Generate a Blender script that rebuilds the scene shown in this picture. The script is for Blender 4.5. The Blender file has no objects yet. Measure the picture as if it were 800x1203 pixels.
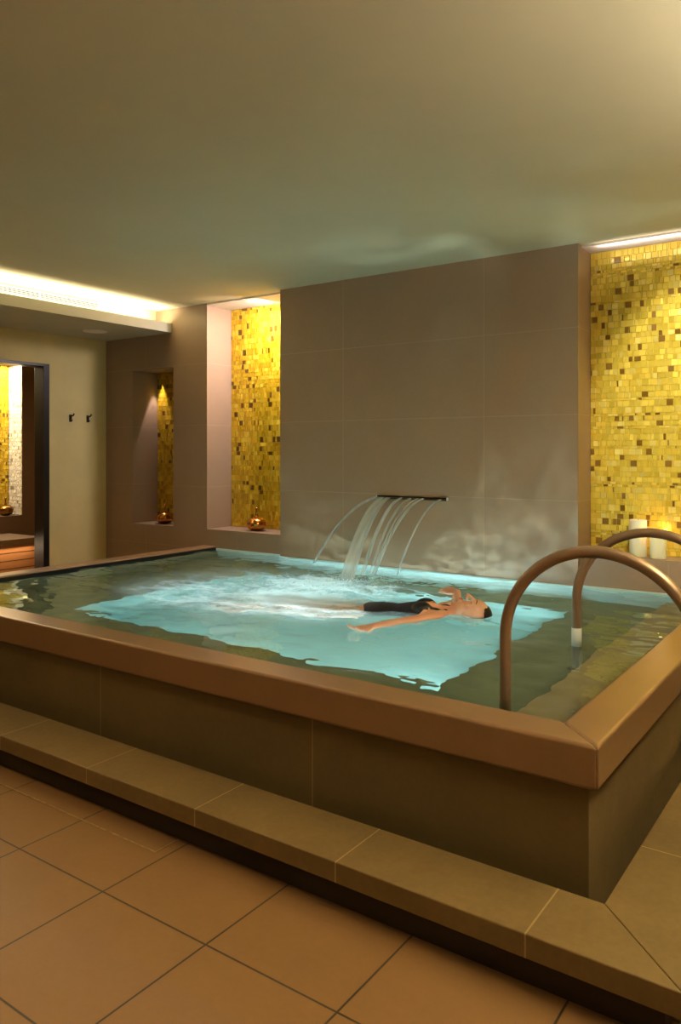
import bpy, bmesh, math, random
from mathutils import Vector, Matrix, noise
R = math.radians
C = bpy.context.scene.collection
sc = bpy.context.scene

# ---------------------------------------------------------------- camera, exposure, lights
cam_data = bpy.data.cameras.new('camera')
cam = bpy.data.objects.new('camera', cam_data); C.objects.link(cam)
cam.location = (0, 0, 1.376); cam.rotation_euler = (R(90), 0, R(35.24))
cam_data.sensor_fit = 'VERTICAL'; cam_data.sensor_height = 36.0; cam_data.sensor_width = 24.0
cam_data.lens = 906.3/1203*36
cam_data.shift_y = -(601.5-530.4)/1203
cam_data.clip_start = 0.02
sc.camera = cam
sc.view_settings.view_transform = 'Standard'; sc.view_settings.look = 'None'
sc.view_settings.gamma = 1.0; sc.view_settings.exposure = 0.18
sc.view_settings.use_curve_mapping = False
w = bpy.data.worlds.new('world'); sc.world = w; w.use_nodes = True
w.node_tree.nodes['Background'].inputs[0].default_value = (0.02, 0.015, 0.01, 1)

def area(name, loc, rot, sx, sy, power, col, spread=180, shape='RECTANGLE'):
    l = bpy.data.lights.new(name, 'AREA'); l.shape = shape; l.size = sx; l.size_y = sy
    l.energy = power; l.color = col; l.spread = R(spread)
    o = bpy.data.objects.new(name, l); C.objects.link(o); o.location = loc; o.rotation_euler = [R(a) for a in rot]
    return o
def spot(name, loc, target, power, col, angle=60, blend=0.5, rad=0.03):
    l = bpy.data.lights.new(name, 'SPOT'); l.energy = power; l.color = col
    l.spot_size = R(angle); l.spot_blend = blend; l.shadow_soft_size = rad
    o = bpy.data.objects.new(name, l); C.objects.link(o); o.location = loc
    o.rotation_euler = (Vector(target)-Vector(loc)).to_track_quat('-Z', 'Y').to_euler()
    return o
WARM = (1.0, 0.88, 0.66); WARMER = (1.0, 0.75, 0.44); AQUA = (0.74, 0.95, 1.0)
# LED strip lying in the cove of the left bulkhead, facing up
area('cove_light', (-5.30, 1.6, 2.50), (180, 0, 0), 0.05, 6.2, 62, (1.0, 0.88, 0.66))
# unseen lights added in the ceiling slots to brighten the recesses
area('slot_fill_right', (0.2, 4.805, 2.60), (155, 0, 0), 3.3, 0.02, 3, (1.0, 0.86, 0.84))
area('slot_fill_left', (-4.22, 4.87, 2.63), (8, 22, 0), 0.5, 0.08, 42, (0.95, 0.86, 0.98))
spot('niche_spot', (-5.70, 5.05, 2.12), (-5.70, 5.03, 0.7), 24, (1.0, 0.84, 0.86), 38, 0.2, 0.012)
# unseen spots added to light the gold mosaic evenly
for x in (-0.66, 0.75):
    spot('mosaic_fill', (x, 3.35, 2.62), (x, 4.96, 1.64), 125, (1.0, 0.92, 0.74), 58, 0.45, 0.04)
# cove beyond the frame on the right and warm fill lights added behind the camera
area('cove_light_right', (0.58, 2.1, 2.36), (180, 0, 0), 0.05, 2.2, 230, (1.0, 0.90, 0.78))
for i, (x, y) in enumerate(((-3.4, -0.6), (-1.4, -0.4), (0.8, -0.3), (-2.6, 0.9))):
    area('warm_fill', (x, y, 2.62), (0, 0, 0), 0.12, 0.12, 5.0, WARMER, 115, 'DISK')
area('warm_fill', (-5.75, 1.9, 2.435), (0, 0, 0), 0.12, 0.12, 4, WARMER, 150, 'DISK')  # added fill that brightens the beige wall, no fixture
# underwater lamps in the front and right pit walls
for x in (-3.4, -2.7, -2.0):
    area('pool_lamp', (x, 2.82, -0.02), (112, 0, 0), 0.24, 0.24, 2.6, AQUA, 170, 'DISK')
for y in (3.1, 4.0):
    area('pool_lamp', (-1.52, y, -0.02), (112 if y > 3.5 else 78, 0, 90), 0.24, 0.24, 3.4, AQUA, 170, 'DISK')
# hidden spots added at the front pit wall to brighten the foam from below
for x in (-3.5, -2.9, -2.35):
    spot('foam_fill', (x, 2.90, -0.30), (x+0.1, 3.65, 0.545), 17, AQUA, 95, 0.7, 0.05)
# uplights set in the pit floor; their light ripples up the feature wall
for x, y, tx in ((-3.2, 3.7, -3.3), (-2.4, 3.75, -2.45), (-2.0, 3.6, -2.0)):
    o = spot('pool_uplight', (x, y, -0.33), (tx, y+0.40, 0.545), 36, AQUA, 72, 0.8, 0.032); o.data.cycles.is_caustics_light = True
# spa cabin beyond the doorway
area('cabin_light', (-7.60, 4.2, 2.29), (0, 0, 0), 0.08, 1.0, 34, (1.0, 0.88, 0.66))
area('bench_light', (-6.955, 3.9, 0.452), (0, -25, 0), 0.02, 1.3, 5, (1.0, 0.74, 0.46))
area('cabin_downlight', (-6.9, 3.6, 2.48), (0, 0, 0), 0.12, 0.12, 9, WARMER, 150, 'DISK')

# ---------------------------------------------------------------- mesh helpers
def obj(name, bm, mats, parent=None, smooth=False, bevel=0, seg=2):
    me = bpy.data.meshes.new(name)
    bmesh.ops.recalc_face_normals(bm, faces=bm.faces[:])
    bm.to_mesh(me); bm.free()
    o = bpy.data.objects.new(name, me); C.objects.link(o)
    for m in (mats if isinstance(mats, (list, tuple)) else [mats]): me.materials.append(m)
    if smooth:
        for p in me.polygons: p.use_smooth = True
    if bevel:
        b = o.modifiers.new('bevel', 'BEVEL'); b.width = bevel; b.segments = seg; b.limit_method = 'ANGLE'; b.harden_normals = False
    if parent:
        o.parent = parent
        o.matrix_parent_inverse = Matrix.Translation(-Vector(parent.location)) if parent.type == 'EMPTY' or True else Matrix()
    return o
def tag(o, label=None, cat=None, group=None, kind=None):
    if label: o['label'] = label
    if cat: o['category'] = cat
    if group: o['group'] = group
    if kind: o['kind'] = kind
    return o
def struct(o, label=None):
    o['kind'] = 'structure'
    if label: o['label'] = label
    return o
def thing(name, loc, label, cat, group=None):
    o = bpy.data.objects.new(name, None); C.objects.link(o); o.location = loc; o.empty_display_size = 0.1
    return tag(o, label, cat, group)
def box(bm, x0, x1, y0, y1, z0, z1, mi=0):
    v = [bm.verts.new(p) for p in ((x0,y0,z0),(x1,y0,z0),(x1,y1,z0),(x0,y1,z0),(x0,y0,z1),(x1,y0,z1),(x1,y1,z1),(x0,y1,z1))]
    for f in ((0,3,2,1),(4,5,6,7),(0,1,5,4),(1,2,6,5),(2,3,7,6),(3,0,4,7)):
        bm.faces.new([v[i] for i in f]).material_index = mi
def prism(bm, pts, z0, z1, mi=0):
    a = [bm.verts.new((x, y, z0)) for x, y in pts]; b = [bm.verts.new((x, y, z1)) for x, y in pts]
    n = len(pts)
    bm.faces.new(a[::-1]).material_index = mi; bm.faces.new(b).material_index = mi
    for i in range(n): bm.faces.new((a[i], a[(i+1)%n], b[(i+1)%n], b[i])).material_index = mi
def lathe(bm, prof, c, seg=32, mi=0):
    rings = []
    for r, z in prof:
        if r < 1e-5: rings.append([bm.verts.new((c[0], c[1], c[2]+z))])
        else: rings.append([bm.verts.new((c[0]+r*math.cos(2*math.pi*k/seg), c[1]+r*math.sin(2*math.pi*k/seg), c[2]+z)) for k in range(seg)])
    for a, b in zip(rings, rings[1:]):
        for k in range(seg):
            k2 = (k+1) % seg
            if len(a) == 1 and len(b) == 1: continue
            if len(a) == 1: f = (a[0], b[k2], b[k])
            elif len(b) == 1: f = (a[k], a[k2], b[0])
            else: f = (a[k], a[k2], b[k2], b[k])
            bm.faces.new(f).material_index = mi
def tube(bm, pts, rad, seg=16, flat=None, mi=0):
    """round (or flattened) tube through pts; rad: number or list; flat: (axis vector, width list)"""
    pts = [Vector(p) for p in pts]; n = len(pts)
    rad = rad if isinstance(rad, (list, tuple)) else [rad]*n
    prev = None; rings = []
    for i, p in enumerate(pts):
        t = (pts[min(i+1, n-1)]-pts[max(i-1, 0)]).normalized()
        if flat: u = (flat[0]-t*flat[0].dot(t)).normalized()
        elif prev is None: u = t.orthogonal().normalized()
        else: u = (prev-t*prev.dot(t)).normalized()
        prev = u; v = t.cross(u)
        wu = flat[1][i] if flat else rad[i]
        rings.append([bm.verts.new(p+u*wu*math.cos(2*math.pi*k/seg)+v*rad[i]*math.sin(2*math.pi*k/seg)) for k in range(seg)])
    for a, b in zip(rings, rings[1:]):
        for k in range(seg): bm.faces.new((a[k], a[(k+1)%seg], b[(k+1)%seg], b[k])).material_index = mi
    bm.faces.new(rings[0][::-1]).material_index = mi; bm.faces.new(rings[-1]).material_index = mi

# ---------------------------------------------------------------- materials
def lin(r, g, b):
    return tuple(((c/255)/12.92 if c <= 10 else (((c/255)+0.055)/1.055)**2.4) for c in (r, g, b))+(1,)
class N:
    def __init__(s, name):
        s.m = bpy.data.materials.new(name); s.m.use_nodes = True; s.t = s.m.node_tree
        s.b = s.t.nodes['Principled BSDF']; s.out = s.t.nodes['Material Output']
    def n(s, typ, **kw):
        x = s.t.nodes.new(typ)
        for k, v in kw.items(): setattr(x, k, v)
        return x
    def put(s, sock, v):
        if isinstance(v, bpy.types.NodeSocket): s.t.links.new(v, sock)
        elif v is not None: sock.default_value = v
    def math(s, op, a, b=None, c=None, clamp=False):
        x = s.n('ShaderNodeMath', operation=op, use_clamp=clamp)
        s.put(x.inputs[0], a); s.put(x.inputs[1], b); s.put(x.inputs[2], c); return x.outputs[0]
    def mix(s, f, a, b):
        x = s.n('ShaderNodeMix', data_type='RGBA'); s.put(x.inputs[0], f); s.put(x.inputs[6], a); s.put(x.inputs[7], b); return x.outputs[2]
    def pos(s):
        g = s.n('ShaderNodeNewGeometry'); return g.outputs['Position']
    def xyz(s, v):
        x = s.n('ShaderNodeSeparateXYZ'); s.put(x.inputs[0], v); return x.outputs
    def noise(s, scale, detail=3, rough=0.5, vec=None, stretch=None):
        x = s.n('ShaderNodeTexNoise'); x.inputs['Scale'].default_value = scale; x.inputs['Detail'].default_value = detail; x.inputs['Roughness'].default_value = rough
        v = vec or s.pos()
        if stretch:
            mp = s.n('ShaderNodeMapping'); s.put(mp.inputs[0], v); mp.inputs['Scale'].default_value = stretch; v = mp.outputs[0]
        s.put(x.inputs['Vector'], v); return x.outputs['Fac']
    def ramp(s, f, a, b, lo=0.0, hi=1.0):
        x = s.n('ShaderNodeMapRange'); x.clamp = True
        s.put(x.inputs[0], f); x.inputs[1].default_value = a; x.inputs[2].default_value = b; x.inputs[3].default_value = lo; x.inputs[4].default_value = hi; return x.outputs[0]
    def bump(s, h, strength, dist=0.01):
        x = s.n('ShaderNodeBump'); x.inputs['Strength'].default_value = strength; x.inputs['Distance'].default_value = dist
        s.put(x.inputs['Height'], h); return x.outputs[0]
    def line(s, coord, origin, pitch, half):
        """1 on the joints of a grid of the given pitch"""
        a = s.math('DIVIDE', s.math('SUBTRACT', coord, origin), pitch)
        a = s.math('ABSOLUTE', s.math('SUBTRACT', s.math('FRACT', s.math('ADD', a, 0.5)), 0.5))
        return s.ramp(a, half/pitch, half*1.8/pitch, 1.0, 0.0)
def simple(name, col, rough=0.5, metal=0.0, var=0.0, scale=6, bump=0.0, bscale=60, coat=0, spec=0.5):
    k = N(name); k.b.inputs['Roughness'].default_value = rough; k.b.inputs['Metallic'].default_value = metal
    k.b.inputs['Coat Weight'].default_value = coat; k.b.inputs['Specular IOR Level'].default_value = spec
    if var:
        n = k.ramp(k.noise(scale, 5, 0.6), 0.3, 0.7)
        k.put(k.b.inputs['Base Color'], k.mix(n, tuple(c*(1-var) for c in col[:3])+(1,), tuple(min(1, c*(1+var)) for c in col[:3])+(1,)))
    else: k.b.inputs['Base Color'].default_value = col
    if bump: k.put(k.b.inputs['Normal'], k.bump(k.noise(bscale, 4), bump, 0.004))
    return k.m
def tiled(name, col, joint, grids, rough=0.45, var=0.12, half=0.0013, diag=None, weave=True, spec=0.5):
    """grids: list of (axis index, origin, pitch)"""
    k = N(name); p = k.pos(); ax = k.xyz(p); f = None
    for a, o, pt in grids:
        l = k.line(ax[a], o, pt, half); f = l if f is None else k.math('MAXIMUM', f, l)
    cloud = k.ramp(k.noise(1.7, 6, 0.65), 0.3, 0.7)
    fine = k.ramp(k.noise(45, 4, 0.7), 0.25, 0.75)
    n = k.math('ADD', k.math('MULTIPLY', cloud, 0.65), k.math('MULTIPLY', fine, 0.35))
    if weave:
        st = k.noise(40, 2, 0.5, stretch=(9, 9, 0.25)); n = k.math('ADD', k.math('MULTIPLY', n, 0.8), k.math('MULTIPLY', st, 0.2))
    c = k.mix(n, tuple(x*(1-var) for x in col[:3])+(1,), tuple(x*(1+var) for x in col[:3])+(1,))
    if f is not None: c = k.mix(f, c, joint)
    k.put(k.b.inputs['Base Color'], c)
    k.put(k.b.inputs['Roughness'], k.ramp(n, 0, 1, rough+0.08, rough-0.06)); k.b.inputs['Specular IOR Level'].default_value = spec
    h = k.math('SUBTRACT', k.math('MULTIPLY', fine, 0.12), f) if f is not None else fine
    k.put(k.b.inputs['Normal'], k.bump(h, 0.25, 0.002))
    return k.m

M = {}
M['ceiling'] = simple('ceiling_paint', lin(205, 196, 160), 0.85, var=0.03, scale=2)
M['soffit'] = simple('soffit_paint', lin(190, 182, 150), 0.8, var=0.03)
M['white'] = simple('white_paint', lin(235, 225, 215), 0.7)
M['beige'] = simple('beige_plaster', lin(204, 184, 120), 0.75, var=0.05, scale=5, bump=0.1, bscale=90)
TX, TW, TZ, TH = -3.311, 1.139, 1.069, 0.537
M['wall'] = tiled('taupe_wall_tile', lin(150, 124, 98), lin(166, 142, 112), [(0, TX, TW), (2, TZ, TH)], 0.42, 0.10, 0.0016)
M['apron'] = tiled('brown_apron_tile', lin(102, 84, 52), lin(140, 118, 80), [(0, -0.479, 1.175)], 0.5, 0.26, 0.0018)
M['step'] = tiled('brown_step_tile', lin(112, 90, 52), lin(156, 132, 88), [(0, -0.743, 0.589)], 0.5, 0.26, 0.0018, weave=False)
M['step_side'] = tiled('brown_step_tile_side', lin(112, 90, 52), lin(156, 132, 88), [(1, 1.3, 1.18)], 0.5, 0.26, 0.0018, weave=False)
M['floor'] = tiled('terracotta_floor_tile', lin(131, 96, 57), lin(52, 42, 28), [(0, -1.9988, 0.4498), (1, 1.5407, 0.4498)], 0.48, 0.10, 0.0022, weave=False)
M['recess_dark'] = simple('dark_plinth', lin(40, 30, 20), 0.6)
M['coping'] = simple('bronze_coping', lin(138, 106, 74), 0.3, metal=0.2, var=0.06, scale=3, bump=0.03, bscale=140)
M['rail'] = simple('bronze_rail', lin(142, 116, 94), 0.3, metal=0.5, var=0.05, scale=8)
M['sleeve'] = simple('pale_sleeve', lin(215, 222, 222), 0.4)
M['entry'] = simple('entry_step_tile', lin(192, 152, 112), 0.6, var=0.1, scale=8)
M['ledge'] = simple('underwater_ledge_tile', lin(140, 134, 100), 0.6, var=0.1, scale=8)
M['pit'] = simple('pale_pit_tile', lin(172, 208, 204), 0.6, var=0.04, scale=4)
M['pitwall'] = simple('pale_pool_wall_tile', lin(215, 236, 234), 0.6, var=0.04, scale=6)
M['steel'] = simple('dark_steel', lin(60, 52, 44), 0.3, metal=0.9)
M['gold'] = simple('gold_lacquer', lin(205, 142, 66), 0.2, metal=1.0)
M['gold_dark'] = simple('aged_brass', lin(140, 100, 50), 0.3, metal=1.0)
M['black'] = simple('black_frame', lin(22, 17, 13), 0.35)
M['brownwall'] = simple('cabin_brown_wall', lin(110, 86, 64), 0.5, var=0.06)
M['hook'] = simple('hook_metal', lin(70, 60, 45), 0.3, metal=0.9)
M['grille'] = simple('grille_white', lin(190, 188, 180), 0.6)
M['shadow_gap'] = simple('grille_backing', lin(14, 14, 14), 0.9)

# warm wood planks
k = N('oiled_wood'); p = k.pos(); ax = k.xyz(p)
g = k.noise(4, 5, 0.6, stretch=(1, 1.2, 22))
c = k.mix(g, lin(112, 70, 38), lin(180, 124, 74)); c = k.mix(k.line(ax[2], 0.38, 0.077, 0.003), c, lin(30, 14, 6))
k.put(k.b.inputs['Base Color'], c); k.b.inputs['Roughness'].default_value = 0.45; M['wood'] = k.m

def mosaic_mat(name, hues, dark, darkness, metal=0.55, rough=0.22):
    k = N(name); g = k.n('ShaderNodeNewGeometry'); r = g.outputs['Random Per Island']
    cr = k.n('ShaderNodeValToRGB'); k.put(cr.inputs[0], r); e = cr.color_ramp; e.interpolation = 'CONSTANT'
    e.elements[0].position = 0; e.elements[0].color = dark  # random tiles coloured dark to imitate dark reflections in the glass
    e.elements[1].position = darkness; e.elements[1].color = hues[0]
    for i, h in enumerate(hues[1:], 1):
        el = e.elements.new(darkness+(1-darkness)*i/len(hues)); el.color = h
    k.put(k.b.inputs['Base Color'], cr.outputs[0]); k.b.inputs['Metallic'].default_value = metal
    wn = k.n('ShaderNodeTexWhiteNoise', noise_dimensions='1D'); k.put(wn.inputs['W'], r)
    k.put(k.b.inputs['Roughness'], k.ramp(wn.outputs[0], 0, 1, rough*0.5, rough*1.6))
    k.b.inputs['Coat Weight'].default_value = 0.4; k.b.inputs['Coat Roughness'].default_value = 0.06
    return k.m
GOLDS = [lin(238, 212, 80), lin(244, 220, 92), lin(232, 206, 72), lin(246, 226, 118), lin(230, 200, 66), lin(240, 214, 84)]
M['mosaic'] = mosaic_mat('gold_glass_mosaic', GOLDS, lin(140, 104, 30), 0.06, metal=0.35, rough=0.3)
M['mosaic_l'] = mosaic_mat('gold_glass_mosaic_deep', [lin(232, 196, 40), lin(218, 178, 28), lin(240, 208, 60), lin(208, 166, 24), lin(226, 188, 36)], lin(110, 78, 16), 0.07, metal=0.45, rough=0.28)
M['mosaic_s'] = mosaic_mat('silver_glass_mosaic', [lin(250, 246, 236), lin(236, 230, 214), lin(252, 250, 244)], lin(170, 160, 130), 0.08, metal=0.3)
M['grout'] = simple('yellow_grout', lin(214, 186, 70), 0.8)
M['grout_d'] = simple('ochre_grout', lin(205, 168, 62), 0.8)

# candle wax
k = N('ivory_wax'); k.b.inputs['Base Color'].default_value = lin(250, 238, 205); k.b.inputs['Roughness'].default_value = 0.5
k.b.inputs['Subsurface Weight'].default_value = 0.6; k.b.inputs['Subsurface Radius'].default_value = (0.05, 0.03, 0.015); M['wax'] = k.m
k = N('candle_flame'); k.b.inputs['Emission Color'].default_value = (1, 0.6, 0.2, 1); k.b.inputs['Emission Strength'].default_value = 12; M['flame'] = k.m
k = N('lamp_lens'); k.b.inputs['Base Color'].default_value = lin(235, 230, 215); k.b.inputs['Roughness'].default_value = 0.5; M['lens'] = k.m

# water
def water_material():
    k = N('pool_water'); p = k.pos(); ax = k.xyz(p)
    k.t.nodes.remove(k.b)
    gl = k.n('ShaderNodeBsdfGlass'); gl.inputs['Color'].default_value = (0.80, 0.965, 0.955, 1); gl.inputs['Roughness'].default_value = 0.0; gl.inputs['IOR'].default_value = 1.333
    
    # foam: a churned patch where the waterfall lands, thinning to bubbles towards the left
    def blob(cx, cy, rx, ry):
        dx = k.math('DIVIDE', k.math('SUBTRACT', ax[0], cx), rx); dy = k.math('DIVIDE', k.math('SUBTRACT', ax[1], cy), ry)
        d = k.math('SQRT', k.math('ADD', k.math('MULTIPLY', dx, dx), k.math('MULTIPLY', dy, dy)))
        return k.ramp(d, 0.15, 1.0, 1.0, 0.0)
    core = blob(-2.90, 3.92, 0.80, 0.50); tail = blob(-3.0, 3.52, 1.12, 0.92); legs = blob(-2.72, 3.44, 0.70, 0.40)
    n1 = k.noise(5.5, 9, 0.68, stretch=(0.8, 1.3, 0.2)); n2 = k.noise(40, 5, 0.75)
    n = k.math('ADD', k.math('MULTIPLY', n1, 0.6), k.math('MULTIPLY', n2, 0.4))
    dens = k.math('MAXIMUM', core, k.math('MAXIMUM', k.math('MULTIPLY', tail, 0.40), k.math('MULTIPLY', legs, 1.3)))
    fo = k.ramp(k.math('ADD', n, k.math('MULTIPLY', dens, 0.42)), 0.62, 0.88, 0.0, 0.95)
    fo = k.math('MULTIPLY', fo, k.ramp(dens, 0.0, 0.12))
    milk = k.math('MULTIPLY', k.ramp(n1, 0.32, 0.66), k.math('MULTIPLY', k.ramp(tail, 0.0, 0.5), 0.62))
    fo = k.math('MAXIMUM', fo, milk)
    tr = k.n('ShaderNodeBsdfTranslucent'); tr.inputs[0].default_value = (0.86, 0.96, 0.95, 1)
    df = k.n('ShaderNodeBsdfDiffuse'); df.inputs[0].default_value = (0.92, 0.95, 0.93, 1)
    m1 = k.n('ShaderNodeMixShader'); m1.inputs[0].default_value = 0.25; k.put(m1.inputs[1], tr.outputs[0]); k.put(m1.inputs[2], df.outputs[0])
    m2 = k.n('ShaderNodeMixShader'); k.put(m2.inputs[0], fo); k.put(m2.inputs[1], gl.outputs[0]); k.put(m2.inputs[2], m1.outputs[0])
    k.put(k.out.inputs[0], m2.outputs[0]); return k.m
M['water'] = water_material()

k = N('falling_water'); uvn = k.noise(12, 2, 0.5, stretch=(2.0, 0.2, 0.15))
k.t.nodes.remove(k.b)
tr = k.n('ShaderNodeBsdfTransparent'); tr.inputs[0].default_value = (0.97, 0.99, 0.99, 1)
df = k.n('ShaderNodeBsdfDiffuse'); df.inputs[0].default_value = (0.95, 0.95, 0.92, 1)
tl = k.n('ShaderNodeBsdfTranslucent'); tl.inputs[0].default_value = (0.95, 0.95, 0.92, 1)
gs = k.n('ShaderNodeBsdfGlossy'); gs.inputs['Roughness'].default_value = 0.15
a = k.n('ShaderNodeMixShader'); a.inputs[0].default_value = 0.4; k.put(a.inputs[1], df.outputs[0]); k.put(a.inputs[2], tl.outputs[0])
a2 = k.n('ShaderNodeMixShader'); a2.inputs[0].default_value = 0.07; k.put(a2.inputs[1], a.outputs[0]); k.put(a2.inputs[2], gs.outputs[0])
b2 = k.n('ShaderNodeMixShader'); k.put(b2.inputs[0], k.ramp(uvn, 0.25, 0.75, 0.30, 0.48)); k.put(b2.inputs[1], tr.outputs[0]); k.put(b2.inputs[2], a2.outputs[0])
k.put(k.out.inputs[0], b2.outputs[0]); M['fall'] = k.m
k = N('splash_froth'); k.b.inputs['Base Color'].default_value = (0.9, 0.93, 0.92, 1); k.b.inputs['Roughness'].default_value = 0.4
k.b.inputs['Transmission Weight'].default_value = 0.3; k.b.inputs['IOR'].default_value = 1.1; M['froth'] = k.m

k = N('skin'); n = k.noise(20, 3)
k.put(k.b.inputs['Base Color'], k.mix(n, lin(222, 156, 124), lin(236, 178, 148))); k.b.inputs['Roughness'].default_value = 0.32
k.b.inputs['Subsurface Weight'].default_value = 0.15; k.b.inputs['Subsurface Radius'].default_value = (0.02, 0.008, 0.004); M['skin'] = k.m
M['suit'] = simple('black_swimsuit', lin(16, 15, 18), 0.45, bump=0.05)
M['hair'] = simple('dark_brown_hair', lin(44, 26, 18), 0.3, var=0.3, scale=60)
M['lip'] = simple('lip_skin', lin(190, 90, 80), 0.4)

# ---------------------------------------------------------------- the room
ZC = 2.657; YB = 5.10; YW = 4.79; YF = 4.72; XL = -6.163
SL, SR = 0.705, 0.74
bm = bmesh.new()   # floor with the pit cut out
for r in ((XL-0.1, 2.3, -2.6, 2.17), (XL-0.1, -4.80, 2.17, 4.8), (-0.68, 2.3, 2.17, 4.8)):
    box(bm, r[0], r[1], r[2], r[3], -0.1, 0.0)
struct(obj('floor', bm, M['floor']))
bm = bmesh.new(); box(bm, XL-0.1, 2.3, -2.6, YW, ZC, ZC+0.1)
struct(obj('ceiling', bm, M['ceiling'])).cycles.is_caustics_receiver = True
# back wall: niche wall, sill blocks, projecting feature panel
NX0, NX1, NZ0, NZ1 = -5.775, -5.222, 0.703, 2.13
bm = bmesh.new()
box(bm, XL, NX0, YW, 5.2, -0.1, ZC); box(bm, NX1, -4.80, YW, 5.2, -0.1, ZC)
box(bm, NX0, NX1, YW, 5.2, -0.1, NZ0); box(bm, NX0, NX1, YW, 5.2, NZ1, ZC)
box(bm, NX0, NX1, YB, 5.2, NZ0, NZ1)
box(bm, -4.80, -3.92, YW, 5.2, -0.1, SL); box(bm, -4.80, -3.92, YB, 5.2, SL, ZC)
box(bm, -3.92, -1.545, YF, 5.2, -0.45, ZC)
box(bm, -1.545, 2.3, 4.77, 5.2, -0.1, SR); box(bm, -1.545, 2.3, 4.965, 5.2, SR, ZC)
struct(obj('wall_back', bm, M['wall'])).cycles.is_caustics_receiver = True
bm = bmesh.new()
box(bm, -4.80, -3.92, YW, YB, ZC-0.012, ZC+0.1); box(bm, -1.545, 2.3, YW, 4.965, ZC-0.012, ZC+0.1)
struct(obj('trim_1', bm, M['white']), 'pale painted soffit of the ceiling slots above the gold mosaic recesses')
# left wall with the doorway
DY0, DY1, DZ = 2.75, 4.16, 2.158
bm = bmesh.new()
box(bm, XL-0.1, XL, -2.6, DY0, 0, ZC); box(bm, XL-0.1, XL, DY1, YW, 0, ZC); box(bm, XL-0.1, XL, DY0, DY1, DZ, ZC)
struct(obj('wall_left', bm, M['beige']))
bm = bmesh.new(); box(bm, 2.2, 2.3, -2.6, YW, 0, ZC); struct(obj('wall_right', bm, M['beige']))
bm = bmesh.new(); box(bm, XL-0.1, 2.3, -2.7, -2.6, 0, ZC); struct(obj('wall_front', bm, M['beige']))
# door frame of dark steel
bm = bmesh.new()
box(bm, XL-0.13, XL+0.012, DY1-0.055, DY1+0.004, 0, DZ+0.004); box(bm, XL-0.13, XL+0.012, DY0-0.004, DY0+0.055, 0, DZ+0.004)
box(bm, XL-0.13, XL+0.012, DY0+0.055, DY1-0.055, DZ-0.022, DZ+0.004)
struct(obj('door_1', bm, M['black'], bevel=0.002), 'black steel frame of the open doorway in the beige wall')
# spa cabin beyond the door
bm = bmesh.new()
box(bm, -7.85, -7.75, 1.5, 5.7, 0, 2.5); box(bm, -7.85, XL-0.1, 5.6, 5.7, 0, 2.5); box(bm, -7.85, XL-0.1, 1.5, 1.6, 0, 2.5)
box(bm, -7.75, -7.5, 1.6, 5.6, 0, 0.70); box(bm, -7.75, -7.5, 4.75, 5.6, 0.70, 2.5); box(bm, -7.75, -7.5, 1.6, 4.75, 2.30, 2.5)
struct(obj('wall_cabin', bm, M['brownwall']))
bm = bmesh.new(); box(bm, -7.85, XL-0.1, 1.5, 5.7, 2.5, 2.6); struct(obj('ceiling_cabin', bm, M['brownwall']))
bm = bmesh.new(); box(bm, -7.85, XL-0.1, 1.5, 5.7, -0.1, 0); struct(obj('floor_cabin', bm, M['floor']))
# bulkhead with its cove
bm = bmesh.new()
box(bm, XL, -5.238, -2.6, YW, 2.443, 2.478)
box(bm, -5.262, -5.238, -2.6, YW, 2.478, 2.527)
box(bm, XL, -5.45, -2.6, YW, 2.478, ZC)
bm2 = bm
struct(obj('trim_2', bm2, M['soffit']), 'dropped bulkhead with a glowing cove along the left wall')
bm = bmesh.new(); box(bm, 0.5, 2.2, -2.6, YW, 2.25, 2.29); box(bm, 0.5, 0.52, -2.6, YW, 2.29, 2.33)
struct(obj('trim_3', bm, M['soffit']), 'dropped bulkhead along the right wall')

# ---------------------------------------------------------------- pool
pool = thing('plunge_pool', (-2.737, 3.4, 0), 'raised rectangular plunge pool with brown tiled sides and a bronze-brown rim', 'pool')
XO0, XO1, YO0 = -4.83, -0.644, 2.1326; W = 0.146; Z0, Z1 = 0.441, 0.566; YE = YW-0.002
def coping(pts, n):
    bm = bmesh.new(); prism(bm, pts, Z0, Z1)
    o = obj('coping', bm, M['coping'], pool, bevel=0.011, seg=4); return o
g = 0.0008
coping([(XO0+g, YO0), (XO1-g, YO0), (XO1-W-g, YO0+W), (XO0+W+g, YO0+W)], 'f')
coping([(XO1, YO0+g), (XO1, 4.768), (XO1-W, 4.768), (XO1-W, YO0+W+g)], 'r')
coping([(XO0, YO0+g), (XO0+W, YO0+W+g), (XO0+W, YE), (XO0, YE)], 'l')
XI0, XI1, YI0 = XO0+W, XO1-W, YO0+W
AX0, AX1, AY0 = -4.794, -0.680, 2.169
bm = bmesh.new(); prism(bm, [(AX0, AY0), (AX1, AY0), (XI1-0.0, YI0), (XI0, YI0)], -0.1, Z0)
obj('side_panel', bm, M['apron'], pool)
bm = bmesh.new(); prism(bm, [(AX1, AY0), (AX1, 4.768), (XI1, 4.768), (XI1, YI0)], -0.1, Z0); obj('side_panel', bm, M['apron'], pool)
bm = bmesh.new(); prism(bm, [(AX0, AY0), (XI0, YI0), (XI0, YE), (AX0, YE)], -0.1, Z0); obj('side_panel', bm, M['apron'], pool)
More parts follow.
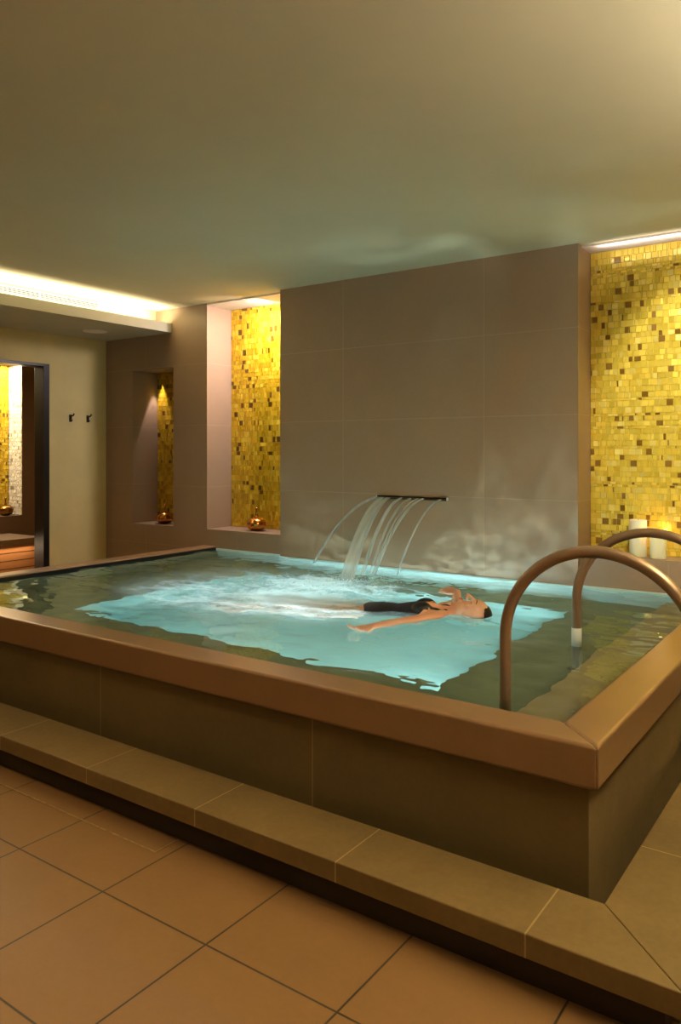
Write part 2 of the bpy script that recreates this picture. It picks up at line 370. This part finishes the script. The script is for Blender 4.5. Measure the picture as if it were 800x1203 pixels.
# basin: ledges round a pit
PX0, PX1, PY0, PY1 = -3.89, -1.49, 2.79, 4.36; ZL = 0.145; ZP = -0.37; ZS = 0.345
e = 0.0005
bm = bmesh.new()
box(bm, XI0+e, PX0, YI0+e, YW-e, ZP-0.05, ZL, 0); box(bm, PX1, XI1-e, YI0+e, 4.76, ZP-0.05, ZL, 0)
box(bm, PX0, PX1, YI0+e, PY0, ZP-0.05, ZL, 0); box(bm, PX0, PX1, PY1, YF-e, ZP-0.05, ZL, 0)
for f in bm.faces:
    c = f.calc_center_median()
    if abs(f.normal.z) < 0.5: f.normal_update()
    if abs(f.normal.z) < 0.5 and PX0-1e-3 <= c.x <= PX1+1e-3 and PY0-1e-3 <= c.y <= PY1+1e-3: f.material_index = 1
box(bm, PX0, PX1, PY0, PY1, ZP-0.05, ZP, 1)
obj('basin', bm, [M['ledge'], M['pit']], pool)
bm = bmesh.new(); box(bm, XI0+e, -3.92, YW-0.012, YW-e, ZL, 0.548); box(bm, -3.92, -1.545, YF-0.012, YF-e, ZL, 0.548); box(bm, -1.545, XI1-e, 4.758, 4.769, ZL, 0.548)
obj('basin_wall', bm, M['pitwall'], pool)
bm = bmesh.new(); box(bm, XI0+e, XI0+0.012, YI0+e, YW-0.012, ZL, 0.46); obj('basin_wall', bm, M['ledge'], pool)
bm = bmesh.new(); box(bm, XI0+e, XI0+0.006, YI0+0.02, YW-0.014, 0.46, 0.556); obj('shadow_strip', bm, M['black'], pool)  # dark strip painted in for the shade below the coping edge
bm = bmesh.new(); box(bm, -1.04, XI1-e, YI0+e, 4.757, ZL+0.001, ZS)
obj('entry_step', bm, M['entry'], pool, bevel=0.004)

# water surface
ZW = 0.539
def water_h(x, y):
    d = math.hypot((x+2.86)/0.75, (y-4.05)/0.6); fall = math.exp(-d*d)
    d2 = math.hypot((x+3.2)/1.1, (y-3.6)/0.9); churn = math.exp(-d2*d2)
    h = 0.009*noise.noise((x*2.6, y*3.6, 1.0))+0.0048*noise.noise((x*7, y*10, 5.0))*(1+1.5*churn)
    h += 0.0045*churn*noise.noise((x*14, y*16, 9.0))+0.018*fall*noise.noise((x*9, y*9, 3.0))+0.006*fall*noise.noise((x*24, y*24, 7.0))
    rt = max(0.0, min(1.0, (x+1.6)/0.5)); h += 0.007*rt*noise.noise((x*4.5, y*6.5, 21.0))
    h += 0.0007*noise.noise((x*26, y*30, 11.0))
    r = math.hypot(x+2.86, y-4.1); h += 0.002*math.sin(r*24)*math.exp(-r*1.1)
    return h
def build_water():
    me = bpy.data.meshes.new('pool_water'); nx, ny = 430, 270
    x0, x1, y0, y1 = XI0+0.001, XI1-0.001, YI0+0.001, YW-0.001
    vs = []; fs = []
    for j in range(ny+1):
        for i in range(nx+1):
            x = x0+(x1-x0)*i/nx; y = y0+(y1-y0)*j/ny
            ylim = (YF if -3.92 < x < -1.545 else (4.769 if x >= -1.545 else YW))-0.001
            y = min(y, ylim); vs.append((x, y, ZW+water_h(x, y)))
    for j in range(ny):
        for i in range(nx):
            a = j*(nx+1)+i; fs.append((a, a+1, a+nx+2, a+nx+1))
    me.from_pydata(vs, [], fs); me.materials.append(M['water'])
    for p in me.polygons: p.use_smooth = True
    o = bpy.data.objects.new('pool_water', me); C.objects.link(o); o.cycles.is_caustics_caster = True
    return tag(o, 'rippled turquoise water filling the raised pool', 'water', kind='stuff')
build_water()

# ---------------------------------------------------------------- step round the pool
step = thing('tiled_step', (-1.2, 1.98, 0), 'low brown tiled step with a shadow gap running round the pool', 'step')
BI, BO = 2.107, 1.8585; SXI, SXO = -0.618, -0.370
bm = bmesh.new(); g = 0.0009
prism(bm, [(-5.2, BO), (SXO-g, BO), (SXI-g, BI), (-5.2, BI)], 0.096, 0.159); obj('tread', bm, M['step'], step, bevel=0.003)
bm = bmesh.new(); prism(bm, [(SXO, BO+g), (SXO, 4.77), (SXI, 4.77), (SXI, BI+g)], 0.096, 0.159); obj('tread', bm, M['step_side'], step, bevel=0.003)
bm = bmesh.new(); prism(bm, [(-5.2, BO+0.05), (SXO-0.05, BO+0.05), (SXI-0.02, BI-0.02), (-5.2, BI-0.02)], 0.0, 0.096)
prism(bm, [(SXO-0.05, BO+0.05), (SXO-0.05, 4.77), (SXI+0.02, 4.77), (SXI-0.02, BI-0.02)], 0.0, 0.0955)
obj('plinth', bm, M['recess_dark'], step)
# joint of the mitred corner
k = M['step']

# ---------------------------------------------------------------- handrails
def handrail(y, cx, cz, rad, zfoot, label, sleeve):
    t = thing('handrail', (cx+rad, y, 0.159), label, 'handrail', 'curved handrails over the pool rim')
    pts = [(cx-rad, y, zfoot+(cz-zfoot)*i/6) for i in range(6)]
    pts += [(cx-rad*math.cos(a), y, cz+rad*math.sin(a)) for a in [math.pi*i/40 for i in range(41)]]
    pts += [(cx+rad, y, cz-(cz-0.162)*i/6) for i in range(1, 7)]
    bm = bmesh.new(); tube(bm, pts, 0.0195, 24); obj('rail', bm, M['rail'], t, smooth=True)
    bm = bmesh.new(); lathe(bm, [(0, 0), (0.045, 0), (0.045, 0.006), (0.022, 0.010), (0.022, 0.014), (0, 0.014)], (cx+rad, y, 0.1595), 24); obj('flange', bm, M['rail'], t, smooth=True)
    bm = bmesh.new(); lathe(bm, [(0, 0), (0.04, 0), (0.04, 0.006), (0.022, 0.010), (0, 0.010)], (cx-rad, y, zfoot), 24); obj('flange', bm, M['rail'], t, smooth=True)
    if sleeve:
        bm = bmesh.new(); lathe(bm, [(0.0196, 0), (0.0215, 0), (0.0215, 0.085), (0.0196, 0.085)], (cx-rad, y, 0.53), 24)
        tag(obj('sleeve', bm, M['sleeve'], t, smooth=True), 'pale sleeve at the waterline')
handrail(2.46, -0.745, 0.75, 0.308, 0.147, 'nearer bronze handrail arching over the pool rim, without a pale sleeve', False)
handrail(3.31, -0.782, 0.735, 0.308, 0.147, 'farther bronze handrail arching over the pool rim, pale sleeve at the waterline', True)

# ---------------------------------------------------------------- mosaics
def mosaic(name, label, axis, plane, a0, a1, z0, z1, mat, grout, seed, rows=(0.016, 0.032, 0.036, 0.040), tilt=0.03, sign=-1, widths=(0.010, 0.016, 0.024, 0.030, 0.034, 0.040)):
    rnd = random.Random(seed); bm = bmesh.new()
    def P(a, z, d): return (a, plane+sign*d, z) if axis == 'y' else (plane+sign*d, a, z)
    q = [bm.verts.new(P(a, z, 0.002)) for a, z in ((a0, z0), (a1, z0), (a1, z1), (a0, z1))]
    bk = [bm.verts.new(P(a, z, 0.0)) for a, z in ((a0, z0), (a1, z0), (a1, z1), (a0, z1))]
    bm.faces.new(q).material_index = 1; bm.faces.new(bk[::-1]).material_index = 1
    for i in range(4): bm.faces.new((q[i], bk[i], bk[(i+1)%4], q[(i+1)%4])).material_index = 1
    z = z0
    while z < z1-0.012:
        h = min(rnd.choice(rows), z1-z); a = a0
        while a < a1-0.008:
            wd = min(rnd.choice(widths), a1-a); gp = 0.0016
            hh = h; zz = z
            tx = rnd.gauss(0, tilt); tz = rnd.gauss(0, tilt)
            front = []; back = []
            for sa, sz in ((0, 0), (1, 0), (1, 1), (0, 1)):
                aa = a+gp+(wd-2*gp)*sa; z_ = zz+gp+(hh-2*gp)*sz
                front.append(bm.verts.new(P(aa, z_, 0.0065+tx*(sa-0.5)*wd+tz*(sz-0.5)*hh))); back.append(bm.verts.new(P(aa, z_, 0.002)))
            bm.faces.new(front).material_index = 0
            for i in range(4): bm.faces.new((front[i], back[i], back[(i+1)%4], front[(i+1)%4])).material_index = 0
            a += wd
        z += h
    o = obj(name, bm, [mat, grout]); return tag(o, label, 'mosaic')
mosaic('mosaic_panel', 'wide gold glass mosaic panel behind the candles at the right', 'y', 4.964, -1.543, 1.6, SR+0.002, ZC-0.014, M['mosaic'], M['grout'], 1, tilt=0.035)
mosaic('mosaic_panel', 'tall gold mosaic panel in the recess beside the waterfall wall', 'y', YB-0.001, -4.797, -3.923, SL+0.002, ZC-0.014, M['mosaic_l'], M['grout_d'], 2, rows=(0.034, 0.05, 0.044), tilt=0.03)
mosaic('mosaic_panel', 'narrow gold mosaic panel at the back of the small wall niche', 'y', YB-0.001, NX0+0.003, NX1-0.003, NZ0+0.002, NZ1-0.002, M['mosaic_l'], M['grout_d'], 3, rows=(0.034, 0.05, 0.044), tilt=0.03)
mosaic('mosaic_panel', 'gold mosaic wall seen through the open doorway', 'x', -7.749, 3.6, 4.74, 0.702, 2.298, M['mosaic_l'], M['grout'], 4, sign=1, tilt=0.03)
mosaic('mosaic_panel', 'glittering silver mosaic strip beyond the doorway', 'y', 4.749, -7.74, -7.502, 0.702, 2.298, M['mosaic_s'], M['grout'], 5, tilt=0.05)

# ---------------------------------------------------------------- waterfall
spout = thing('waterfall_spout', (-2.72, YF, 1.052), 'slim dark steel slot spout in the taupe feature wall', 'spout')
bm = bmesh.new(); box(bm, -3.0, -2.44, YF-0.018, YF-0.001, 1.052, 1.060); box(bm, -3.0, -2.44, YF-0.018, YF-0.001, 1.040, 1.046)
obj('spout_lip', bm, M['steel'], spout, bevel=0.001)
bm = bmesh.new(); box(bm, -3.006, -3.0, YF-0.02, YF-0.001, 1.038, 1.062); obj('end_cap', bm, M['sleeve'], spout, bevel=0.001)
bm = bmesh.new(); box(bm, -2.44, -2.434, YF-0.02, YF-0.001, 1.038, 1.062); obj('end_cap', bm, M['sleeve'], spout, bevel=0.001)
fall = thing('waterfall', (-2.72, YF, 0.55), 'thin streams of water arching from the wall spout into the pool', 'water')
def stream(x0, xl, yl, w0, w1, r=0.0035, spread=0.0):
    n = 26; pts = []; ws = []; rs = []
    for i in range(n+1):
        s = i/n
        pts.append((x0+(xl-x0)*s, (YF-0.016)-(YF-0.016-yl)*s, 1.048-(1.048-ZW+0.01)*(0.18*s+0.82*s*s)))
        ws.append(w0+(w1-w0)*s); rs.append(r*(0.6+0.6*s))
    bm = bmesh.new(); tube(bm, pts, rs, 10, flat=(Vector((1, 0.15, 0)), ws)); obj('stream', bm, M['fall'], fall, smooth=True)
stream(-2.985, -3.50, 4.60, 0.009, 0.010)
stream(-2.955, -2.86, 4.10, 0.022, 0.045, 0.006)
stream(-2.80, -2.90, 4.36, 0.013, 0.016, 0.005)
stream(-2.72, -2.91, 4.47, 0.010, 0.009)
stream(-2.62, -2.81, 4.36, 0.013, 0.011, 0.005)
stream(-2.48, -2.72, 4.52, 0.007, 0.007)
stream(-2.90, -2.88, 4.18, 0.02, 0.03, 0.003)
stream(-2.66, -2.86, 4.42, 0.008, 0.006)

rnd = random.Random(5); bm = bmesh.new()
for i in range(500):
    cx, cy, s = rnd.choice(((-2.86, 4.08, 0.10), (-2.88, 4.2, 0.16), (-2.8, 4.0, 0.22), (-2.95, 3.9, 0.25)))
    x = rnd.gauss(cx, s); y = min(rnd.gauss(cy, s*0.8), 4.66); r = rnd.uniform(0.001, 0.0035)
    z = ZW+water_h(x, y)+abs(rnd.gauss(0, 0.012))*math.exp(-((x-cx)**2+(y-cy)**2)/0.03)
    if abs(x+2.55) < 0.5 and y < 3.8: continue
    bmesh.ops.create_icosphere(bm, subdivisions=1, radius=r, matrix=Matrix.Translation((x, y, z)))
tag(obj('splash_foam', bm, M['froth'], smooth=True), 'white froth thrown up where the waterfall strikes the pool', 'foam', kind='stuff')

# ---------------------------------------------------------------- candles, flasks, small fittings
def candle(x, y, r, h, label, lit):
    t = thing('pillar_candle', (x, y, SR), label, 'candle', 'pillar candles on the right sill')
    bm = bmesh.new(); lathe(bm, [(0, 0), (r*0.97, 0), (r, 0.004), (r, h-0.006), (r*0.96, h), (r*0.80, h-0.002), (r*0.68, h-0.010), (0, h-0.013)], (x, y, SR+0.0005), 40)
    obj('wax', bm, M['wax'], t, smooth=True)
    bm = bmesh.new(); tube(bm, [(x, y, SR+h-0.014), (x, y, SR+h-0.004), (x+0.001, y, SR+h+0.004)], 0.0015, 8); obj('wick', bm, M['black'], t)
    if lit:
        bm = bmesh.new(); lathe(bm, [(0, 0), (0.004, 0.004), (0.0055, 0.010), (0.003, 0.020), (0, 0.028)], (x, y, SR+h-0.002), 12); obj('flame', bm, M['flame'], t, smooth=True)
        l = bpy.data.lights.new('candle_glow', 'POINT'); l.energy = 0.5; l.color = (1, 0.55, 0.2); l.shadow_soft_size = 0.01
        lo = bpy.data.objects.new('candle_glow', l); C.objects.link(lo); lo.location = (x, y, SR+h+0.022)
candle(-1.226, 4.865, 0.050, 0.222, 'taller ivory pillar candle on the sill of the gold recess', False)
candle(-1.105, 4.835, 0.046, 0.128, 'shorter lit ivory pillar candle on the sill of the gold recess', True)
def flask(x, y, z, s, label, mat, ry=0):
    t = thing('gold_flask', (x, y, z), label, 'flask', 'round gold oil flasks')
    bm = bmesh.new(); lathe(bm, [(0, 0), (0.04*s, 0), (0.074*s, 0.014*s), (0.095*s, 0.040*s), (0.101*s, 0.068*s), (0.095*s, 0.096*s), (0.072*s, 0.120*s), (0.042*s, 0.134*s), (0.018*s, 0.139*s), (0, 0.1395*s)], (x, y, z+0.0005), 40)
    obj('body', bm, mat, t, smooth=True)
    bm = bmesh.new(); lathe(bm, [(0, 0), (0.020*s, 0), (0.014*s, 0.012*s), (0.011*s, 0.024*s), (0.010*s, 0.080*s), (0.014*s, 0.088*s), (0.011*s, 0.096*s), (0, 0.096*s)], (x, y, z+0.1385*s), 20)
    obj('neck', bm, mat, t, smooth=True)
flask(-4.355, 4.93, SL, 0.84, 'gold flask with thin neck on the sill of the tall recess', M['gold'])
flask(-5.49, 4.93, NZ0, 0.80, 'gold flask with thin neck standing in the small niche', M['gold'])
flask(-7.60, 4.62, 0.7005, 0.80, 'dark brass flask on the ledge beyond the doorway', M['gold_dark'])

for y, lab in ((4.39, 'left of two small metal robe hooks on the beige wall'), (4.579, 'right of two small metal robe hooks on the beige wall')):
    t = thing('wall_hook', (XL, y, 1.688), lab, 'hook', 'robe hooks on the beige wall')
    bm = bmesh.new(); box(bm, XL+0.0005, XL+0.006, y-0.014, y+0.014, 1.650, 1.718); obj('backplate', bm, M['hook'], t, bevel=0.002)
    bm = bmesh.new(); tube(bm, [(XL+0.004, y, 1.706), (XL+0.03, y, 1.704), (XL+0.05, y, 1.712), (XL+0.055, y, 1.728)], 0.007, 10)
    tube(bm, [(XL+0.004, y, 1.67), (XL+0.022, y, 1.66), (XL+0.03, y, 1.668)], 0.006, 10); obj('peg', bm, M['hook'], t, smooth=True)

t = thing('ceiling_speaker', (-5.72, 4.33, 2.443), 'round white flush fitting in the underside of the bulkhead', 'speaker')
bm = bmesh.new(); lathe(bm, [(0.0, 0), (0.088, 0), (0.088, -0.003), (0, -0.003)], (-5.72, 4.33, 2.4425), 40); obj('grille', bm, M['lens'], t, smooth=False)
bm = bmesh.new(); lathe(bm, [(0.088, 0), (0.105, 0), (0.104, -0.005), (0.09, -0.006), (0.088, 0)], (-5.72, 4.33, 2.4425), 40); obj('trim_ring', bm, M['white'], t, smooth=True)

t = thing('air_vent', (-5.449, 2.6, 2.57), 'long white slatted air vent glowing in the cove', 'vent')
VZ0, VZ1, VY0, VY1 = 2.573, 2.636, 0.3, 4.15
bm = bmesh.new(); box(bm, -5.4495, -5.447, VY0, VY1, VZ0, VZ1); obj('backing', bm, M['shadow_gap'], t)
bm = bmesh.new()
for z in (VZ0, VZ1-0.005): box(bm, -5.447, -5.437, VY0, VY1, z, z+0.005)
y = VY0
while y < VY1: box(bm, -5.447, -5.4365, y, y+0.008, VZ0+0.005, VZ1-0.005); y += 0.5487
obj('frame', bm, M['grille'], t)
for i in range(4):
    z = VZ0+0.013+i*0.0125; bm = bmesh.new(); box(bm, -5.447, -5.444, VY0+0.002, VY1-0.002, z, z+0.004); obj('slat', bm, M['grille'], t)

# wood-clad bench beyond the doorway
t = thing('cabin_bench', (-7.2, 3.0, 0), 'glowing wood-clad bench seen low through the open doorway', 'bench')
bm = bmesh.new(); box(bm, -7.495, -7.0, 1.65, 4.58, 0.0, 0.45); obj('body', bm, M['wood'], t, bevel=0.002)
bm = bmesh.new(); box(bm, -7.495, -6.92, 1.65, 4.60, 0.4605, 0.52); obj('seat', bm, M['brownwall'], t, bevel=0.002)

# thin metal-edged access cover in the floor
t = thing('access_cover', (-3.3, 1.85, 0), 'flat tiled access cover with pale scuffed edge in the floor beside the step', 'floor cover')
bm = bmesh.new(); box(bm, -4.3, -2.05, 1.80, 1.905, 0.0, 0.0015); obj('cover_tile', bm, M['floor'], t)
M['scuff'] = simple('scuffed_edge', lin(150, 122, 84), 0.5, var=0.45, scale=25)
bm = bmesh.new(); box(bm, -4.3, -2.05, 1.793, 1.7995, 0, 0.002); box(bm, -2.05, -2.044, 1.793, 1.905, 0, 0.002); obj('edge', bm, M['scuff'], t)

# ---------------------------------------------------------------- floating swimmer
def build_person():
    h = Vector((0.948, 0.328, 0)).normalized(); n = Vector((h.y, -h.x, 0)); up = Vector((0, 0, 1)); C0 = Vector((-1.655, 3.684, 0))
    def P(d, s, z): return C0-h*d+n*s+up*z           # distance from crown, sideways (towards the viewer), height
    t = thing('person', tuple(P(0.75, 0, 0.50)), 'person in a black swimsuit floating on their back with arms spread', 'person')
    bm = bmesh.new(); rot = Matrix((h, n, up)).transposed().to_4x4()
    def ell(c, rh, rn, ru, seg=24):
        bmesh.ops.create_uvsphere(bm, u_segments=seg, v_segments=seg//2+4, radius=1, matrix=Matrix.Translation(c) @ rot @ Matrix.Diagonal((rh, rn, ru, 1)))
    def limb(pts, rads):
        for i in range(len(pts)-1):
            a, b = Vector(pts[i]), Vector(pts[i+1]); m = max(2, int((b-a).length/0.008))
            for j in range(m+1):
                q = a.lerp(b, j/m); r = rads[i]+(rads[i+1]-rads[i])*j/m
                bmesh.ops.create_icosphere(bm, subdivisions=2, radius=r, matrix=Matrix.Translation(q))
    # torso
    prof = ((0.265, 0.512, 0.120, 0.052), (0.30, 0.513, 0.152, 0.068), (0.36, 0.514, 0.146, 0.082), (0.44, 0.512, 0.128, 0.078), (0.53, 0.508, 0.112, 0.068), (0.62, 0.505, 0.130, 0.074), (0.70, 0.494, 0.154, 0.078), (0.77, 0.468, 0.148, 0.072))
    for i in range(len(prof)-1):
        p0, p1 = prof[i], prof[i+1]
        for j in range(5):
            q = j/5; q = q*q*(3-2*q)*0.5+q*0.5; v = [x0+(x1-x0)*q for x0, x1 in zip(p0, p1)]
            ell(P(v[0], 0, v[1]), 0.045, v[2], v[3])
    for s in (-0.062, 0.062): ell(P(0.375, s, 0.567), 0.058, 0.054, 0.038)
    # neck and head
    limb([P(0.28, 0, 0.525), P(0.17, 0, 0.53)], [0.060, 0.050])
    for s in (-1, 1): limb([P(0.24, s*0.03, 0.53), P(0.275, s*0.13, 0.535)], [0.040, 0.045])
    HZ = 0.535
    def H(T, s, F): return P(0.108-T, s, HZ+F)
    ell(H(0.018, 0, -0.002), 0.092, 0.074, 0.088); ell(H(-0.045, 0, 0.030), 0.062, 0.054, 0.052); ell(H(0.035, 0, 0.035), 0.055, 0.062, 0.055)
    ell(H(-0.098, 0, 0.060), 0.018, 0.020, 0.018); limb([H(-0.095, 0, 0.055), H(-0.02, 0.054, 0.0)], [0.018, 0.02]); limb([H(-0.095, 0, 0.055), H(-0.02, -0.054, 0.0)], [0.018, 0.02])
    limb([H(0.028, 0, 0.082), H(-0.020, 0, 0.117), H(-0.024, 0, 0.108)], [0.008, 0.0095, 0.012])
    for s in (-1, 1):
        ell(H(-0.026, s*0.012, 0.094), 0.008, 0.007, 0.008, 12); ell(H(0.008, s*0.031, 0.068), 0.010, 0.016, 0.012, 12)
        limb([H(0.026, s*0.012, 0.084), H(0.028, s*0.045, 0.070)], [0.008, 0.006]); ell(H(-0.020, s*0.036, 0.055), 0.022, 0.020, 0.022, 14)
        ell(H(-0.006, s*0.076, -0.008), 0.026, 0.006, 0.014, 12)
    ell(H(-0.055, 0, 0.086), 0.008, 0.022, 0.010, 12); ell(H(-0.067, 0, 0.084), 0.008, 0.019, 0.010, 12)
    # legs, sinking towards the feet
    for s in (-1, 1):
        limb([P(0.76, s*0.080, 0.455), P(0.95, s*0.080, 0.41), P(1.17, s*0.075, 0.405), P(1.28, s*0.073, 0.39), P(1.53, s*0.065, 0.36)], [0.080, 0.066, 0.050, 0.050, 0.034])
        limb([P(1.53, s*0.065, 0.35), P(1.58, s*0.065, 0.39), P(1.66, s*0.065, 0.46)], [0.036, 0.030, 0.018])
    def hand(wr, dr, side, palm_up, spread=0.012):
        dr = dr.normalized(); side = side.normalized(); pn = dr.cross(side).normalized()
        for q in range(4):
            off = side*((q-1.5)*0.019)
            limb([wr+off*0.5, wr+dr*0.075+off], [0.014, 0.012])
            L = (0.060, 0.072, 0.068, 0.052)[q]; k0 = wr+dr*0.078+off; fd = (dr+side*(q-1.5)*0.07+up*palm_up*0.15).normalized()
            k1 = k0+fd*L*0.45; k2 = k1+(fd+up*palm_up*0.35).normalized()*L*0.33; k3 = k2+(fd+up*palm_up*0.6).normalized()*L*0.25
            limb([k0, k1, k2, k3], [0.0095, 0.0085, 0.008, 0.0065])
        t0 = wr+dr*0.02-side*0.022; t1 = wr+dr*0.05-side*0.048; t2 = wr+dr*0.075-side*0.058; limb([t0, t1, t2], [0.014, 0.0105, 0.008])
    # near arm, stretched towards the viewer's left
    sh = P(0.285, 0.155, 0.535); el = Vector((-1.962, 3.215, 0.543)); wr = Vector((-2.018, 3.02, 0.552))
    limb([sh, sh.lerp(el, 0.35), el, el.lerp(wr, 0.3), wr], [0.050, 0.039, 0.031, 0.030, 0.020])
    hand(wr, Vector((-0.25, -1, 0.05)), Vector((-0.95, 0.25, 0)), 1)
    # far arm, out to the side with the forearm bent back and the hand lifted
    sh = P(0.285, -0.155, 0.525); el = Vector((-2.01, 3.97, 0.500)); wr = Vector((-2.075, 4.11, 0.560))
    limb([sh, sh.lerp(el, 0.4), el, el.lerp(wr, 0.4), wr], [0.050, 0.042, 0.036, 0.032, 0.023])
    hand(wr, Vector((-1, 0.35, 0.06)), Vector((0.2, 0.9, 0.3)), -0.4)
    me = bpy.data.meshes.new('raw'); bm.to_mesh(me); bm.free()
    o = bpy.data.objects.new('raw', me); C.objects.link(o)
    m = o.modifiers.new('r', 'REMESH'); m.mode = 'VOXEL'; m.voxel_size = 0.0045
    m = o.modifiers.new('s', 'SMOOTH'); m.factor = 0.5; m.iterations = 6
    dg = bpy.context.evaluated_depsgraph_get(); body = bpy.data.meshes.new_from_object(o.evaluated_get(dg))
    bpy.data.objects.remove(o)
    body.name = 'body'; body.materials.clear(); body.materials.append(M['skin'])
    for p in body.polygons: p.use_smooth = True
    bo = bpy.data.objects.new('body', body); C.objects.link(bo); bo.parent = t; bo.matrix_parent_inverse = Matrix.Translation(-t.location)
    def loc(v):
        q = v-C0; return (-q.dot(h), q.dot(n), q.z)
    def shell(name, mat, pred, off, label=None):
        b = bmesh.new(); b.from_mesh(body)
        b.normal_update()
        kill = [f for f in b.faces if not pred(*loc(f.calc_center_median()))]
        bmesh.ops.delete(b, geom=kill, context='FACES')
        for v in b.verts: v.co += v.normal*off
        ext = bmesh.ops.extrude_face_region(b, geom=b.faces[:])
        for v in [g for g in ext['geom'] if isinstance(g, bmesh.types.BMVert)]: v.co += v.normal*0.0008
        so = obj(name, b, mat, t, smooth=True)
        if label: so['label'] = label
        return so
    def suit(d, s, z):
        if abs(s) > 0.165: return False
        if d < 0.335:                                        # shoulder straps
            return d > 0.235 and 0.060 < abs(s)+ (0.335-d)*0.15 < 0.088
        if d < 0.40 and abs(s) > 0.100+(d-0.335)*0.5: return False
        if z > 0.50 and d < 0.365 and abs(s) < 0.05*(0.365-d)/0.03: return False
        return d < 0.725-abs(s)*0.25
    shell('swimsuit', M['suit'], suit, 0.0022, 'plain black one-piece swimsuit')
    def hair(d, s, z):
        T = 0.108-d; F = z-HZ
        return T > -0.06 and abs(s) < 0.10 and (F < -0.020+T*0.15 or (T > 0.072 and F < 0.05) or T > 0.09 and F < 0.08)
    ho = shell('hair', M['hair'], hair, 0.006, 'dark brown wet hair')
    b = bmesh.new()
    for dT, w_ in ((-0.0555, 0.020), (-0.0665, 0.017)):
        bmesh.ops.create_uvsphere(b, u_segments=14, v_segments=10, radius=1, matrix=Matrix.Translation(H(dT, 0, 0.0915)) @ rot @ Matrix.Diagonal((0.0065, w_, 0.0065, 1)))
    obj('lips', b, M['lip'], t, smooth=True)
    for s in (-1, 1):
        b = bmesh.new(); tube(b, [H(0.031, s*0.014, 0.0925), H(0.035, s*0.030, 0.086), H(0.030, s*0.048, 0.074)], [0.0025, 0.003, 0.0015], 8); obj('eyebrow', b, M['hair'], t, smooth=True)
        b = bmesh.new(); tube(b, [H(0.004, s*0.018, 0.0785), H(0.002, s*0.031, 0.0805), H(0.005, s*0.045, 0.0735)], [0.0012, 0.0018, 0.0012], 8); obj('eyelash', b, M['hair'], t, smooth=True)
    t.scale = (0.93, 0.93, 0.93); t.location = t.location+h*0.0525-up*0.006
build_person()
